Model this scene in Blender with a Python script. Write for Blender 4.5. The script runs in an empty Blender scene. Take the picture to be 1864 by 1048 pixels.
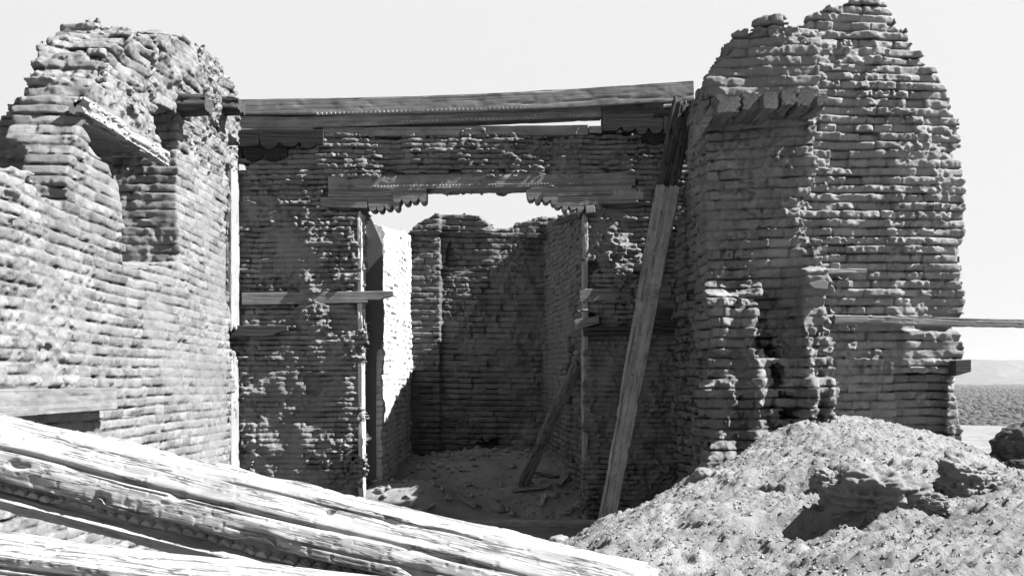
import bpy, bmesh, math
import numpy as np
from mathutils import Vector, Matrix

# ------------------------------------------------------------------ camera, sky, sun, exposure
SC = bpy.context.scene
COL = SC.collection
F = 1900.0; CX = 932.0; HY = 690.0; EYE = 2.1       # focal length in photo pixels, horizon row, eye height
cam = bpy.data.cameras.new('camera'); camo = bpy.data.objects.new('camera', cam); COL.objects.link(camo)
cam.sensor_width = 36.0; cam.lens = F / 1864.0 * 36.0
cam.shift_y = (HY - 524.0) / 1864.0
cam.clip_start = 0.1; cam.clip_end = 30000
camo.location = (0, 0, EYE); camo.rotation_euler = (math.pi / 2, 0, 0)
SC.camera = camo

SKYCAP = 0.200                                      # radiance of the white low sky
SUN = Vector((1.0, -0.13, 1.07)).normalized()        # towards the sun
elev = math.asin(SUN.z); azim = math.atan2(SUN.x, SUN.y)
w = bpy.data.worlds.new('World'); SC.world = w; w.use_nodes = True
nt = w.node_tree; nt.nodes.clear()
sky = nt.nodes.new('ShaderNodeTexSky'); sky.sky_type = 'NISHITA'; sky.sun_disc = False
sky.sun_elevation = elev; sky.sun_rotation = azim; sky.altitude = 2000
sky.air_density = 1.0; sky.dust_density = 1.5; sky.ozone_density = 1.0
bw = nt.nodes.new('ShaderNodeRGBToBW')
bg = nt.nodes.new('ShaderNodeBackground'); bg.inputs['Strength'].default_value = 0.1
wo = nt.nodes.new('ShaderNodeOutputWorld')

# low sky capped to an even white; zenith dimmed to cut the fill light
tcw = nt.nodes.new('ShaderNodeTexCoord'); sx = nt.nodes.new('ShaderNodeSeparateXYZ'); nt.links.new(tcw.outputs['Generated'], sx.inputs[0])
cr = nt.nodes.new('ShaderNodeValToRGB'); nt.links.new(sx.outputs[2], cr.inputs[0]); e = cr.color_ramp.elements
e[0].position = 0.37; e[0].color = (1, 1, 1, 1); e[1].position = 0.52; e[1].color = (.2, .2, .2, 1)
mn = nt.nodes.new('ShaderNodeMath'); mn.operation = 'MINIMUM'; mn.inputs[1].default_value = SKYCAP * 10
ml = nt.nodes.new('ShaderNodeMath'); ml.operation = 'MULTIPLY'
bo = nt.nodes.new('ShaderNodeMath'); bo.operation = 'MULTIPLY'; bo.inputs[1].default_value = 1.6
nt.links.new(sky.outputs[0], bw.inputs[0]); nt.links.new(bw.outputs[0], bo.inputs[0]); nt.links.new(bo.outputs[0], mn.inputs[0])
nt.links.new(mn.outputs[0], ml.inputs[0]); nt.links.new(cr.outputs[0], ml.inputs[1]); nt.links.new(ml.outputs[0], bg.inputs[0])
nt.links.new(bg.outputs[0], wo.inputs[0])
sl = bpy.data.lights.new('sun', 'SUN'); sl.energy = 5.0; sl.angle = math.radians(0.5); sl.color = (1, 1, 1)
so = bpy.data.objects.new('sun', sl); COL.objects.link(so)
so.rotation_euler = SUN.to_track_quat('Z', 'Y').to_euler(); so.location = (20, -5, 30)
SC.view_settings.view_transform = 'Standard'; SC.view_settings.look = 'None'
SC.view_settings.gamma = 1.0; SC.view_settings.exposure = 2.1
SC.cycles.max_bounces = 6; SC.cycles.diffuse_bounces = 4

def P(px, py, Y):
    return Vector(((px - CX) / F * Y, Y, EYE + (HY - py) / F * Y))
def X_(px, Y): return (px - CX) / F * Y
def Z_(py, Y): return EYE + (HY - py) / F * Y

# ------------------------------------------------------------------ noise
RNG = np.random.default_rng(7)
TAB = RNG.random((32, 32, 32)).astype(np.float32) * 2 - 1
HT = RNG.random(8192).astype(np.float32)
def vn(x, y, z, cell, seed=0):
    x = np.asarray(x, np.float32) / cell + seed * 7.31; y = np.asarray(y, np.float32) / cell + seed * 3.77; z = np.asarray(z, np.float32) / cell + seed * 5.13
    x, y, z = np.broadcast_arrays(x, y, z)
    xi = np.floor(x).astype(np.int32); yi = np.floor(y).astype(np.int32); zi = np.floor(z).astype(np.int32)
    fx = x - xi; fy = y - yi; fz = z - zi
    fx = fx * fx * (3 - 2 * fx); fy = fy * fy * (3 - 2 * fy); fz = fz * fz * (3 - 2 * fz)
    a0 = xi & 31; a1 = (xi + 1) & 31; b0 = yi & 31; b1 = (yi + 1) & 31; c0 = zi & 31; c1 = (zi + 1) & 31
    r = (TAB[a0, b0, c0] * (1 - fx) + TAB[a1, b0, c0] * fx) * (1 - fy) + (TAB[a0, b1, c0] * (1 - fx) + TAB[a1, b1, c0] * fx) * fy
    s = (TAB[a0, b0, c1] * (1 - fx) + TAB[a1, b0, c1] * fx) * (1 - fy) + (TAB[a0, b1, c1] * (1 - fx) + TAB[a1, b1, c1] * fx) * fy
    return r * (1 - fz) + s * fz
def hsh(a, b, c):
    return HT[(a.astype(np.int64) * 73856093 ^ b.astype(np.int64) * 19349663 ^ c.astype(np.int64) * 83492791) & 8191]
def sstep(a, b, x):
    t = np.clip((x - a) / (b - a), 0, 1); return t * t * (3 - 2 * t)

# ------------------------------------------------------------------ object helpers
def tag(o, label=None, cat=None, group=None, kind=None):
    if label: o['label'] = label
    if cat: o['category'] = cat; o['kind'] = 'thing'
    if group: o['group'] = group
    if kind: o['kind'] = kind
    return o
def mesh_np(name, V, Q, mat, parent=None, smooth=True, tri=None, tone=None):
    me = bpy.data.meshes.new(name)
    V = np.asarray(V, np.float32); Q = np.asarray(Q, np.int32)
    n = Q.shape[1]
    me.vertices.add(len(V)); me.vertices.foreach_set('co', V.ravel())
    me.loops.add(Q.size); me.loops.foreach_set('vertex_index', Q.ravel())
    me.polygons.add(len(Q)); me.polygons.foreach_set('loop_start', np.arange(0, Q.size, n, dtype=np.int32))
    me.polygons.foreach_set('use_smooth', np.full(len(Q), smooth))
    me.update(calc_edges=True)
    if tone is not None:
        a = me.attributes.new('tone', 'FLOAT', 'POINT'); a.data.foreach_set('value', np.asarray(tone, np.float32))
    me.materials.append(mat)
    o = bpy.data.objects.new(name, me); COL.objects.link(o)
    if parent: o.parent = parent
    return o
def bm_obj(name, bm, mat, parent=None, smooth=False):
    me = bpy.data.meshes.new(name); bmesh.ops.recalc_face_normals(bm, faces=bm.faces); bm.to_mesh(me); bm.free()
    for p in me.polygons: p.use_smooth = smooth
    me.materials.append(mat)
    o = bpy.data.objects.new(name, me); COL.objects.link(o)
    if parent: o.parent = parent
    return o

# ------------------------------------------------------------------ materials (all grey: the photograph is black and white)
def new_mat(name):
    m = bpy.data.materials.new(name); m.use_nodes = True
    n = m.node_tree; b = n.nodes['Principled BSDF']; b.inputs['Roughness'].default_value = 0.9
    b.inputs['Specular IOR Level'].default_value = 0.15
    return m, n, b
def N(n, t, **k):
    x = n.nodes.new(t)
    for a, v in k.items(): setattr(x, a, v)
    return x
def math_node(n, op, a, b):
    x = N(n, 'ShaderNodeMath', operation=op)
    for i, v in enumerate((a, b)):
        if isinstance(v, (int, float)): x.inputs[i].default_value = v
        else: n.links.new(v, x.inputs[i])
    return x.outputs[0]
def noise(n, vec, scale, detail=6, rough=0.6, dist=0):
    x = N(n, 'ShaderNodeTexNoise'); x.inputs['Scale'].default_value = scale; x.inputs['Detail'].default_value = detail
    x.inputs['Roughness'].default_value = rough; x.inputs['Distortion'].default_value = dist
    n.links.new(vec, x.inputs['Vector']); return x.outputs['Fac']
def ramp(n, fac, pts):
    x = N(n, 'ShaderNodeValToRGB'); e = x.color_ramp.elements
    while len(e) < len(pts): e.new(0.5)
    for i, (p, v) in enumerate(pts): e[i].position = p; e[i].color = (v, v, v, 1)
    n.links.new(fac, x.inputs[0]); return x.outputs[0]
def earth_mat(name, v, var=0.35, bump=0.012, scale=1.0, tone=True):
    m, n, b = new_mat(name)
    tc = N(n, 'ShaderNodeTexCoord').outputs['Object']
    a = noise(n, tc, 1.3 * scale, 8, 0.62); f = noise(n, tc, 38 * scale, 6, 0.7)
    c1 = ramp(n, a, [(0.25, v * (1 - var)), (0.75, v * (1 + var))])
    c2 = ramp(n, f, [(0.3, 0.78), (0.7, 1.2)])
    c = math_node(n, 'MULTIPLY', c1, c2)
    if tone:
        at = N(n, 'ShaderNodeAttribute', attribute_name='tone')
        c = math_node(n, 'MULTIPLY', c, math_node(n, 'ADD', math_node(n, 'MULTIPLY', at.outputs['Fac'], 0.45), 0.78))
    n.links.new(c, b.inputs['Base Color'])
    bp = N(n, 'ShaderNodeBump'); bp.inputs['Strength'].default_value = 0.9; bp.inputs['Distance'].default_value = bump
    g = math_node(n, 'ADD', noise(n, tc, 26 * scale, 9, 0.75), math_node(n, 'MULTIPLY', noise(n, tc, 70 * scale, 4, 0.7), 0.45))
    n.links.new(g, bp.inputs['Height']); n.links.new(bp.outputs[0], b.inputs['Normal'])
    return m
def wood_mat(name, v, var=0.4, crack=0.5, bump=0.008, scale=1.0, st=(.025, .012), gate=0.45):
    m, n, b = new_mat(name)
    tc = N(n, 'ShaderNodeTexCoord').outputs['Object']
    mp = N(n, 'ShaderNodeMapping'); mp.inputs['Scale'].default_value = (st[0] * scale, 1 * scale, 1 * scale); n.links.new(tc, mp.inputs[0])
    g = noise(n, mp.outputs[0], 42, 7, 0.65, 0.0)
    mp2 = N(n, 'ShaderNodeMapping'); mp2.inputs['Scale'].default_value = (st[1] * scale, 1 * scale, 1 * scale); n.links.new(tc, mp2.inputs[0])
    k = noise(n, mp2.outputs[0], 13, 4, 0.6, 0.1)
    blot = noise(n, tc, 3.0, 5, 0.6)
    c = ramp(n, g, [(0.25, v * (1 - var)), (0.7, v * (1 + var))])
    ck = ramp(n, k, [(0.465, 1.0), (0.492, 1 - crack), (0.51, 1 - crack), (0.535, 1.0)])
    gt = ramp(n, noise(n, mp.outputs[0], 5, 3, 0.6), [(gate - .04, 1.0), (gate + .06, 0.0)])
    ck = math_node(n, 'MAXIMUM', ck, gt)
    bl = ramp(n, blot, [(0.3, 0.72), (0.7, 1.25)])
    c = math_node(n, 'MULTIPLY', math_node(n, 'MULTIPLY', c, ck), bl)
    n.links.new(c, b.inputs['Base Color'])
    hgt = math_node(n, 'ADD', math_node(n, 'MULTIPLY', g, 0.5), ck)
    bp = N(n, 'ShaderNodeBump'); bp.inputs['Strength'].default_value = 1.0; bp.inputs['Distance'].default_value = bump
    n.links.new(hgt, bp.inputs['Height']); n.links.new(bp.outputs[0], b.inputs['Normal'])
    return m
M_ADOBE = earth_mat('adobe', 0.155, 0.22, 0.026)
M_ADOBE_L = earth_mat('adobe_pale', 0.158, 0.12, 0.018)
M_ADOBE_W = earth_mat('adobe_palest', 0.36, 0.12, 0.006)  # lightest adobe tone, on the left apse wall only
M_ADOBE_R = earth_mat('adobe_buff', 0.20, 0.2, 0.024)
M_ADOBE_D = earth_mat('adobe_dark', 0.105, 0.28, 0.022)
M_PLAST = earth_mat('mud_plaster', 0.20, 0.12, 0.003, tone=False)
M_DIRT = earth_mat('dirt', 0.16, 0.25, 0.02, tone=False)
M_STONE = earth_mat('stone', 0.17, 0.3, 0.01, 2.0, tone=False)
M_WOOD = wood_mat('weathered_wood', 0.16, 0.2, 0.45, 0.004)
M_WOOD_M = wood_mat('brown_wood', 0.10, 0.25, 0.5, 0.006)
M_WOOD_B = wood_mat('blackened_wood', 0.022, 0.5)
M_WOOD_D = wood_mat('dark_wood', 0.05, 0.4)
M_WOOD_L = wood_mat('pale_wood', 0.23, 0.14, 0.45, 0.004)
M_WOOD_LOG = wood_mat('bleached_log_wood', 0.25, 0.14, 0.68, 0.006, 2.4, (.11, .06), .5)
M_WOOD_PL = wood_mat('smooth_pale_board', 0.125, 0.06, 0.25, 0.003)
M_TREES = earth_mat('far_trees', 0.05, 0.3, tone=False)
M_GRASS = earth_mat('dry_grass', 0.3, 0.2, tone=False)

# ------------------------------------------------------------------ signed distance walls -> surface nets
def surface_nets(Fd, org, h):
    S = Fd < 0
    c = np.zeros(tuple(s - 1 for s in S.shape), np.uint8)
    for a in (0, 1):
        for b in (0, 1):
            for d in (0, 1):
                c += S[a:S.shape[0] - 1 + a, b:S.shape[1] - 1 + b, d:S.shape[2] - 1 + d]
    act = (c > 0) & (c < 8)
    I = np.argwhere(act)
    idm = np.full(act.shape, -1, np.int32); idm[act] = np.arange(len(I), dtype=np.int32)
    acc = np.zeros((len(I), 3), np.float32); cnt = np.zeros(len(I), np.float32)
    val = {}
    for a in (0, 1):
        for b in (0, 1):
            for d in (0, 1):
                val[(a, b, d)] = Fd[I[:, 0] + a, I[:, 1] + b, I[:, 2] + d]
    for ax in range(3):
        for p in (0, 1):
            for q in (0, 1):
                e0 = [p, q]; e0.insert(ax, 0); e1 = [p, q]; e1.insert(ax, 1)
                v0 = val[tuple(e0)]; v1 = val[tuple(e1)]
                m = (v0 < 0) != (v1 < 0)
                t = np.where(m, v0 / np.where(m, v0 - v1, 1), 0)
                for k in range(3):
                    acc[:, k] += np.where(m, (t if k == ax else e0[k]), 0)
                cnt += m
    V = (I + acc / cnt[:, None]) * np.asarray(h, np.float32) + np.asarray(org, np.float32)
    Q = []
    for ax in range(3):
        s0 = [slice(None)] * 3; s1 = [slice(None)] * 3
        s0[ax] = slice(0, -1); s1[ax] = slice(1, None)
        o = [k for k in range(3) if k != ax]
        for k in o: s0[k] = slice(1, -1); s1[k] = slice(1, -1)
        A = S[tuple(s0)]; B = S[tuple(s1)]
        for flip, mk in ((False, A & ~B), (True, ~A & B)):
            J = np.argwhere(mk)
            if not len(J): continue
            for k in o: J[:, k] += 1
            qs = []
            for (d0, d1) in ((-1, -1), (0, -1), (0, 0), (-1, 0)):
                C = J.copy(); C[:, o[0]] += d0; C[:, o[1]] += d1
                qs.append(idm[C[:, 0], C[:, 1], C[:, 2]])
            q = np.stack(qs, 1)
            if ax == 1: flip = not flip
            if flip: q = q[:, ::-1]
            Q.append(q)
    Q = np.concatenate(Q)
    return V, Q
def big_parts(V, Q, least=1500):
    lab = np.arange(len(V))
    for _ in range(60):
        m = lab[Q].min(1); new = lab.copy()
        for c in range(4): np.minimum.at(new, Q[:, c], m)
        new = new[new]; new = new[new]
        if (new == lab).all(): break
        lab = new
    cnt = np.bincount(lab, minlength=len(V)); keep = cnt[lab] >= least
    Q = Q[keep[Q[:, 0]]]; idx = np.cumsum(keep) - 1
    return V[keep], idx[Q]
def poly_sdf(u, v, pts):
    """signed distance on the grid u x v to a closed polygon (negative inside)"""
    U, W = np.meshgrid(u, v, indexing='ij')
    pts = np.asarray(pts, np.float32); d = np.full(U.shape, 1e9, np.float32); ins = np.zeros(U.shape, bool)
    for i in range(len(pts)):
        a = pts[i - 1]; b = pts[i]; e = b - a
        wx = U - a[0]; wy = W - a[1]
        t = np.clip((wx * e[0] + wy * e[1]) / max(1e-9, e @ e), 0, 1)
        d = np.minimum(d, (wx - e[0] * t) ** 2 + (wy - e[1] * t) ** 2)
        c1 = (a[1] > W) != (b[1] > W)
        xc = a[0] + (W - a[1]) / (e[1] if abs(e[1]) > 1e-9 else 1e-9) * e[0]
        ins ^= c1 & (U < xc)
    d = np.sqrt(d); return np.where(ins, -d, d).astype(np.float32)

def bricks(x, y, z, h, L, face, f0, seed, br, rough, pl):
    """erosion depth of adobe courses at the points; returns (depth, brick hash)"""
    zw = z + 0.03 * vn(x, y, 0, 1.7, seed) + 0.008 * vn(x, y, 0, 0.35, seed + 1)
    k = np.floor(zw / h); t = zw / h - k
    if face == 'y': u, v = x, y
    else: u, v = y, x
    ux = u / L + hsh(k, k * 0 + seed, k * 0 + 3) * 3 + 0.12 * vn(u, v, z, 0.5, seed + 2)
    i = np.floor(ux); fu = ux - i
    w_ = np.abs(v - f0) / 0.34
    vx = w_ + 0.5 + (hsh(k, k * 0 + seed, k * 0 + 9) - .5) * 0.8 * np.clip(w_ * 1.5 - .2, 0, 1)
    j = np.floor(vx); fv = vx - j
    r = hsh(k, i, j + seed * 17)
    r2 = hsh(k + 91, i, j)
    dz = np.minimum(t, 1 - t) * h; du = np.minimum(fu, 1 - fu) * L; dv = np.minimum(fv, 1 - fv) * 0.34
    g = (0.028 + .02 * r2) * np.exp(-(dz / 0.011) ** 2) + 0.034 * np.clip(hsh(k + 31, np.round(ux), j) * 2.4 - 1.2, 0, 1) * np.exp(-(du / 0.010) ** 2) + 0.010 * np.exp(-(dv / 0.014) ** 2)
    r3 = hsh(k + 13, i + 7, j); r4 = hsh(k + 5, i + 77, j)
    off = (r - 0.5) * 0.034 + np.where(r2 > 0.93, 0.05, 0) + (t - .5) * (r3 - .95) * .045 + (fu - .5) * (r4 - .5) * .04 + 0.03 * vn(u * 1.0, k * 3.7, v, 0.55, seed + 15)
    m = sstep(-0.15, 0.25, vn(x, y, z, 0.7, seed + 4) + 0.5 * vn(x, y, z, 0.22, seed + 5) + pl)
    nm = sstep(-.2, .5, vn(x, y, z, 0.5, seed + 9) + .5 * vn(x, y, z, .2, seed + 10))
    n = 0.040 * vn(x, y, z, 0.42, seed + 6) + 0.022 * vn(x, y, z, 0.13, seed + 7) + (0.012 + 0.022 * nm) * vn(x, y, z, 0.06, seed + 8) - 0.034 * nm * sstep(.05, .5, vn(x, y, z, 0.055, seed + 14)) + (0.006 + .01 * nm) * vn(x, y, z, 0.032, seed + 12) + 0.030 * vn(x, y, z, 0.24, seed + 16)
    return (g + off) * br * (0.4 + 0.6 * m) + n * rough, r * m + 0.5 * (1 - m) - (0.45 + .55 * m) * ((0.7 + 1.3 * sstep(-.5, .3, vn(x, y, z, .16, seed + 18))) * np.exp(-(dz / 0.012) ** 2) + 0.5 * np.exp(-(du / 0.009) ** 2))
def wall(name, lo, hi, h, base, face, f0, seed, course, L, mat, label, cat='adobe wall', br=1.0, rough=1.0, pl=0.25, group=None, big=0.1, topbreak=0.12, parent=None):
    xs = np.arange(lo[0], hi[0], h[0], dtype=np.float32); ys = np.arange(lo[1], hi[1], h[1], dtype=np.float32); zs = np.arange(lo[2], hi[2], h[2], dtype=np.float32)
    B = base(xs, ys, zs).astype(np.float32)
    B = np.array(np.broadcast_to(B, (len(xs), len(ys), len(zs))))
    band = np.argwhere((B > -0.26) & (B < 0.13))
    x = xs[band[:, 0]]; y = ys[band[:, 1]]; z = zs[band[:, 2]]
    brl = br(x, y, z) if callable(br) else br
    pll = pl(x, y, z) if callable(pl) else pl
    rgl = rough(x, y, z) if callable(rough) else rough
    d, _ = bricks(x, y, z, course, L, face, f0, seed, brl, rgl, pll)
    d = d + big * 0.5 * vn(x, y, z, 1.1, seed + 11)
    B[band[:, 0], band[:, 1], band[:, 2]] += d
    B[0] = B[-1] = 1; B[:, 0] = 1; B[:, -1] = 1; B[:, :, 0] = 1; B[:, :, -1] = 1
    V, Q = surface_nets(B, (xs[0], ys[0], zs[0]), h)
    V, Q = big_parts(V, Q)
    _, r = bricks(V[:, 0], V[:, 1], V[:, 2], course, L, face, f0, seed, 1.0, 1.0, 0.3)
    o = mesh_np(name, V, Q, mat, parent, tone=r)
    if label: tag(o, label, cat, group)
    return o
def prof(pts, Y): return [(X_(a, Y), Z_(b, Y)) for a, b in pts]
def e1(d, n=3):
    return d
def boxd(xs, ys, zs, x0, x1, y0, y1, z0, z1):
    a = np.maximum(x0 - xs, xs - x1)[:, None, None]; b = np.maximum(y0 - ys, ys - y1)[None, :, None]; c = np.maximum(z0 - zs, zs - z1)[None, None, :]
    return np.maximum(np.maximum(a, b), c)
QL = 1.0

# ---- left side wall
LX = -4.245
def left_base(xs, ys, zs):
    inner = [(5.5, -0.9), (5.5, 3.4), (7.6, 3.7), (8.65, 3.8), (9.3, 3.92), (9.85, 3.88), (10.1, 4.35), (10.31, 4.72), (10.5, 5.05), (10.8, 5.5), (11.2, 5.75), (11.7, 6.02), (12.4, 6.1),
             (13.1, 6.42), (13.8, 6.42), (14.2, 6.56), (15.2, 6.58), (15.8, 6.4), (16.15, 6.0), (16.2, 5.2), (16.2, -0.9)]
    outer = [(8.6, -0.9), (8.8, 3.3), (9.8, 3.95), (10.8, 4.72), (11.42, 5.25), (11.85, 5.72), (12.1, 6.05), (12.15, 6.28), (12.3, 6.28), (12.35, 6.12), (12.9, 6.15), (13.6, 6.35), (14.1, 6.5), (14.2, 6.62), (14.6, 6.5),
             (15.6, 6.5), (16.2, 6.1), (16.2, -0.9)]
    di = poly_sdf(ys, zs, inner)[None]; do = poly_sdf(ys, zs, outer)[None]
    X = xs[:, None, None]
    bulge = 0.06 * sstep(5.5, 6.0, zs)[None, None, :]
    inn = np.maximum(di, np.maximum(X - LX - bulge, -4.9 - X))
    out = np.maximum(do, np.maximum(X + 4.85, -5.3 - X))
    b = np.minimum(inn, out)
    win = [(10.36, 4.62), (12.6, 4.8), (12.62, 5.4), (13.3, 5.48), (13.3, 3.57), (11.36, 3.29), (11.34, 4.2)]
    dw = poly_sdf(ys, zs, win)[None]
    cut = np.maximum(dw, -5.05 - X + 0 * dw)
    b = np.maximum(b, -cut)
    # vertical joint beside the end strip
    slit = boxd(xs, ys, zs, -4.40, -4.0, 15.66, 15.70, -1, 5.3)
    b = np.maximum(b, -slit)
    brk = boxd(xs, ys, zs, -4.42, -4.0, 15.66, 16.4, Z_(640, 16), Z_(597, 16))
    b = np.maximum(b, -brk)
    top = boxd(xs, ys, zs, -4.40, -4.0, 15.66, 16.4, Z_(272, 16), 5.75)
    b = np.maximum(b, -top)
    for (hx_, hy_, hz_, rx, ry, rz) in ((-4.95, 9.95, 4.22, .30, .45, .26), (-4.95, 9.2, 3.98, .3, .4, .2), (-4.3, 9.6, 3.9, .25, .35, .12), (-4.9, 12.0, 5.75, .1, .15, .4)):
        pit = (np.sqrt(((X - hx_) / rx) ** 2 + ((ys[None, :, None] - hy_) / ry) ** 2 + ((zs[None, None, :] - hz_) / rz) ** 2) - 1) * rz
        b = np.maximum(b, -pit)
    hole = np.sqrt((ys[None, :, None] - 9.15) ** 2 + 1.5 * (zs[None, None, :] - Z_(447, 9.15)) ** 2 + (X + 4.2) ** 2) - 0.09
    return np.maximum(b, -hole)
wall('side_wall', (-5.85, 5.7, -0.8), (-4.0, 16.35, 6.9), (0.024, 0.022, 0.017), left_base, 'x', LX, 3, 0.112, 0.30, M_ADOBE_L,
     'long sunlit adobe side wall at the left with ragged top and window hole', br=lambda x, y, z: np.clip(0.55 - sstep(12.6, 14.2, y) * 0.25 + sstep(4.8, 5.4, z) * .35, 0.3, 1.2), rough=lambda x, y, z: 0.45 + .85 * sstep(4.6, 5.2, z) + .25 * sstep(11, 9, y), pl=0.3, big=0.12)

# ---- transverse wall with the big opening
TY = 16.2
def trans_base(xs, ys, zs):
    o = prof([(405, 1130), (405, 330), (432, 300), (445, 294), (515, 288), (525, 272), (588, 262), (592, 249), (820, 250), (1010, 247), (1130, 243), (1215, 240), (1235, 262), (1268, 275), (1268, 1130)], TY)
    h = prof([(655, 1200), (657, 640), (655, 470), (659, 420), (655, 378), (668, 346), (720, 337), (1040, 333), (1060, 346), (1064, 376), (1062, 500), (1066, 640), (1064, 1200)], TY)
    d = np.maximum(poly_sdf(xs, zs, o), -poly_sdf(xs, zs, h))[:, None, :]
    b = np.maximum(d, np.maximum(TY - ys, ys - TY - 0.45)[None, :, None])
    for (a, c, e, f, dp) in ((596, 1158, 317, 346, .09), (583, 700, 340, 379, .09), (1030, 1162, 338, 372, .09), (438, 662, 530, 555, .06), (1056, 1224, 520, 549, .06), (586, 1072, 225, 250, .10), (1066, 1090, 472, 492, .22), (1062, 1088, 562, 582, .25), (617, 650, 829, 850, .2), (555, 580, 690, 712, .05)):
        b = np.maximum(b, -boxd(xs, ys, zs, X_(a, TY), X_(c, TY), TY - .3, TY + dp, Z_(f, TY), Z_(e, TY)))
    return b
wall('arch_wall', (-4.6, 15.95, -0.7), (2.95, 16.85, 6.1), (0.016, 0.020, 0.0135), trans_base, 'y', TY, 5, 0.080, 0.175, M_ADOBE,
     'adobe cross wall with the wide doorway under carved lintels', br=lambda x, y, z: 0.95 - 0.25 * sstep(5.1, 4.6, z), rough=1.6,
     pl=lambda x, y, z: 0.55 + 0.2 * sstep(4.9, 5.2, z) - 0.1 * sstep(4.8, 4.2, z) - 0.45 * (x > 1) * sstep(2.8, 2.4, z), big=0.05)

# ---- apse walls
def apse_left(xs, ys, zs):
    p = [(16.55, -0.5), (16.55, 4.72), (17.2, 4.62), (18.2, 4.72), (19.2, 4.80), (20.2, 4.95), (21.0, 4.98), (22.4, 5.2), (22.4, -0.5)]
    d = poly_sdf(ys, zs, p)[None]
    face = np.where(ys < 16.97, -2.40, -2.10)[None, :, None]
    return np.maximum(d, np.maximum(xs[:, None, None] - face, -3.0 - xs[:, None, None]))
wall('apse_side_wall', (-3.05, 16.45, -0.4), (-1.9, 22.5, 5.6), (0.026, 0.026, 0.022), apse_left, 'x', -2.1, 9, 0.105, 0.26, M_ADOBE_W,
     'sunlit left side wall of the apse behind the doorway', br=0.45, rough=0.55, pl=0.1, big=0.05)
AY = 22.0
def apse_back(xs, ys, zs):
    o = prof([(690, 900), (690, 432), (722, 432), (732, 418), (742, 428), (762, 405), (795, 394), (850, 391), (878, 397), (900, 414), (925, 414), (940, 402), (985, 393), (1010, 400), (1080, 400), (1080, 900)], AY)
    d = poly_sdf(xs, zs, o)[:, None, :]
    X = xs[:, None, None]; Z = zs[None, None, :]
    f = AY - 0.16 * sstep(X_(806, AY), X_(800, AY), X) - 0.13 * sstep(Z_(428, AY), Z_(424, AY), Z) * sstep(X_(900, AY), X_(880, AY), X)
    Y = ys[None, :, None]
    b = np.maximum(d, np.maximum(f - Y, Y - 23.0))
    for i in range(5):
        b = np.maximum(b, -boxd(xs, ys, zs, X_(821 - 5 - i * 1.6, AY), X_(821 + 3 + i * 1.7, AY), AY - .3, AY + .16, Z_(485, AY), Z_(436 + i * 9, AY)))
    b = np.maximum(b, -boxd(xs, ys, zs, X_(862, AY), X_(905, AY), AY - .3, AY + .35, 0, Z_(802, AY)))
    return b
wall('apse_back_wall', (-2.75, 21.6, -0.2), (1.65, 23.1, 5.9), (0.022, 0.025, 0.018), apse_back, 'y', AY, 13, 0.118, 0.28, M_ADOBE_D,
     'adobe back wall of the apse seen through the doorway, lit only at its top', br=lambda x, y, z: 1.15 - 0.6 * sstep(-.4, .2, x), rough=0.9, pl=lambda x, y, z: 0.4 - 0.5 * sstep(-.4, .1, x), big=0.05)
def apse_right(xs, ys, zs):
    p = [(16.6, -0.5), (16.6, 4.85), (17.6, 4.90), (18.6, 5.02), (20.0, 5.20), (21.0, 5.32), (22.4, 5.42), (22.4, -0.5)]
    d = poly_sdf(ys, zs, p)[None]
    fx = (1.12 - (ys - 16.65) * 0.084)[None, :, None]
    b = np.maximum(d, np.maximum(fx - xs[:, None, None], xs[:, None, None] - fx - 0.8))
    b = np.maximum(b, -boxd(xs, ys, zs, 0, 1.5, 17.75, 18.5, Z_(740, 18), Z_(613, 18)))
    b = np.maximum(b, -boxd(xs, ys, zs, 0, 1.3, 19.2, 19.35, Z_(657, 19), Z_(643, 19)))
    return b
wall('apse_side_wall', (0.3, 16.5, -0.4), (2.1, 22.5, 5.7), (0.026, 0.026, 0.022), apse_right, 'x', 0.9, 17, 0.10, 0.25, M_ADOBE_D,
     'shaded right side wall of the apse with a narrow slot, left of the leaning plank', br=0.7, rough=0.8, pl=0.2, big=0.04)

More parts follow.
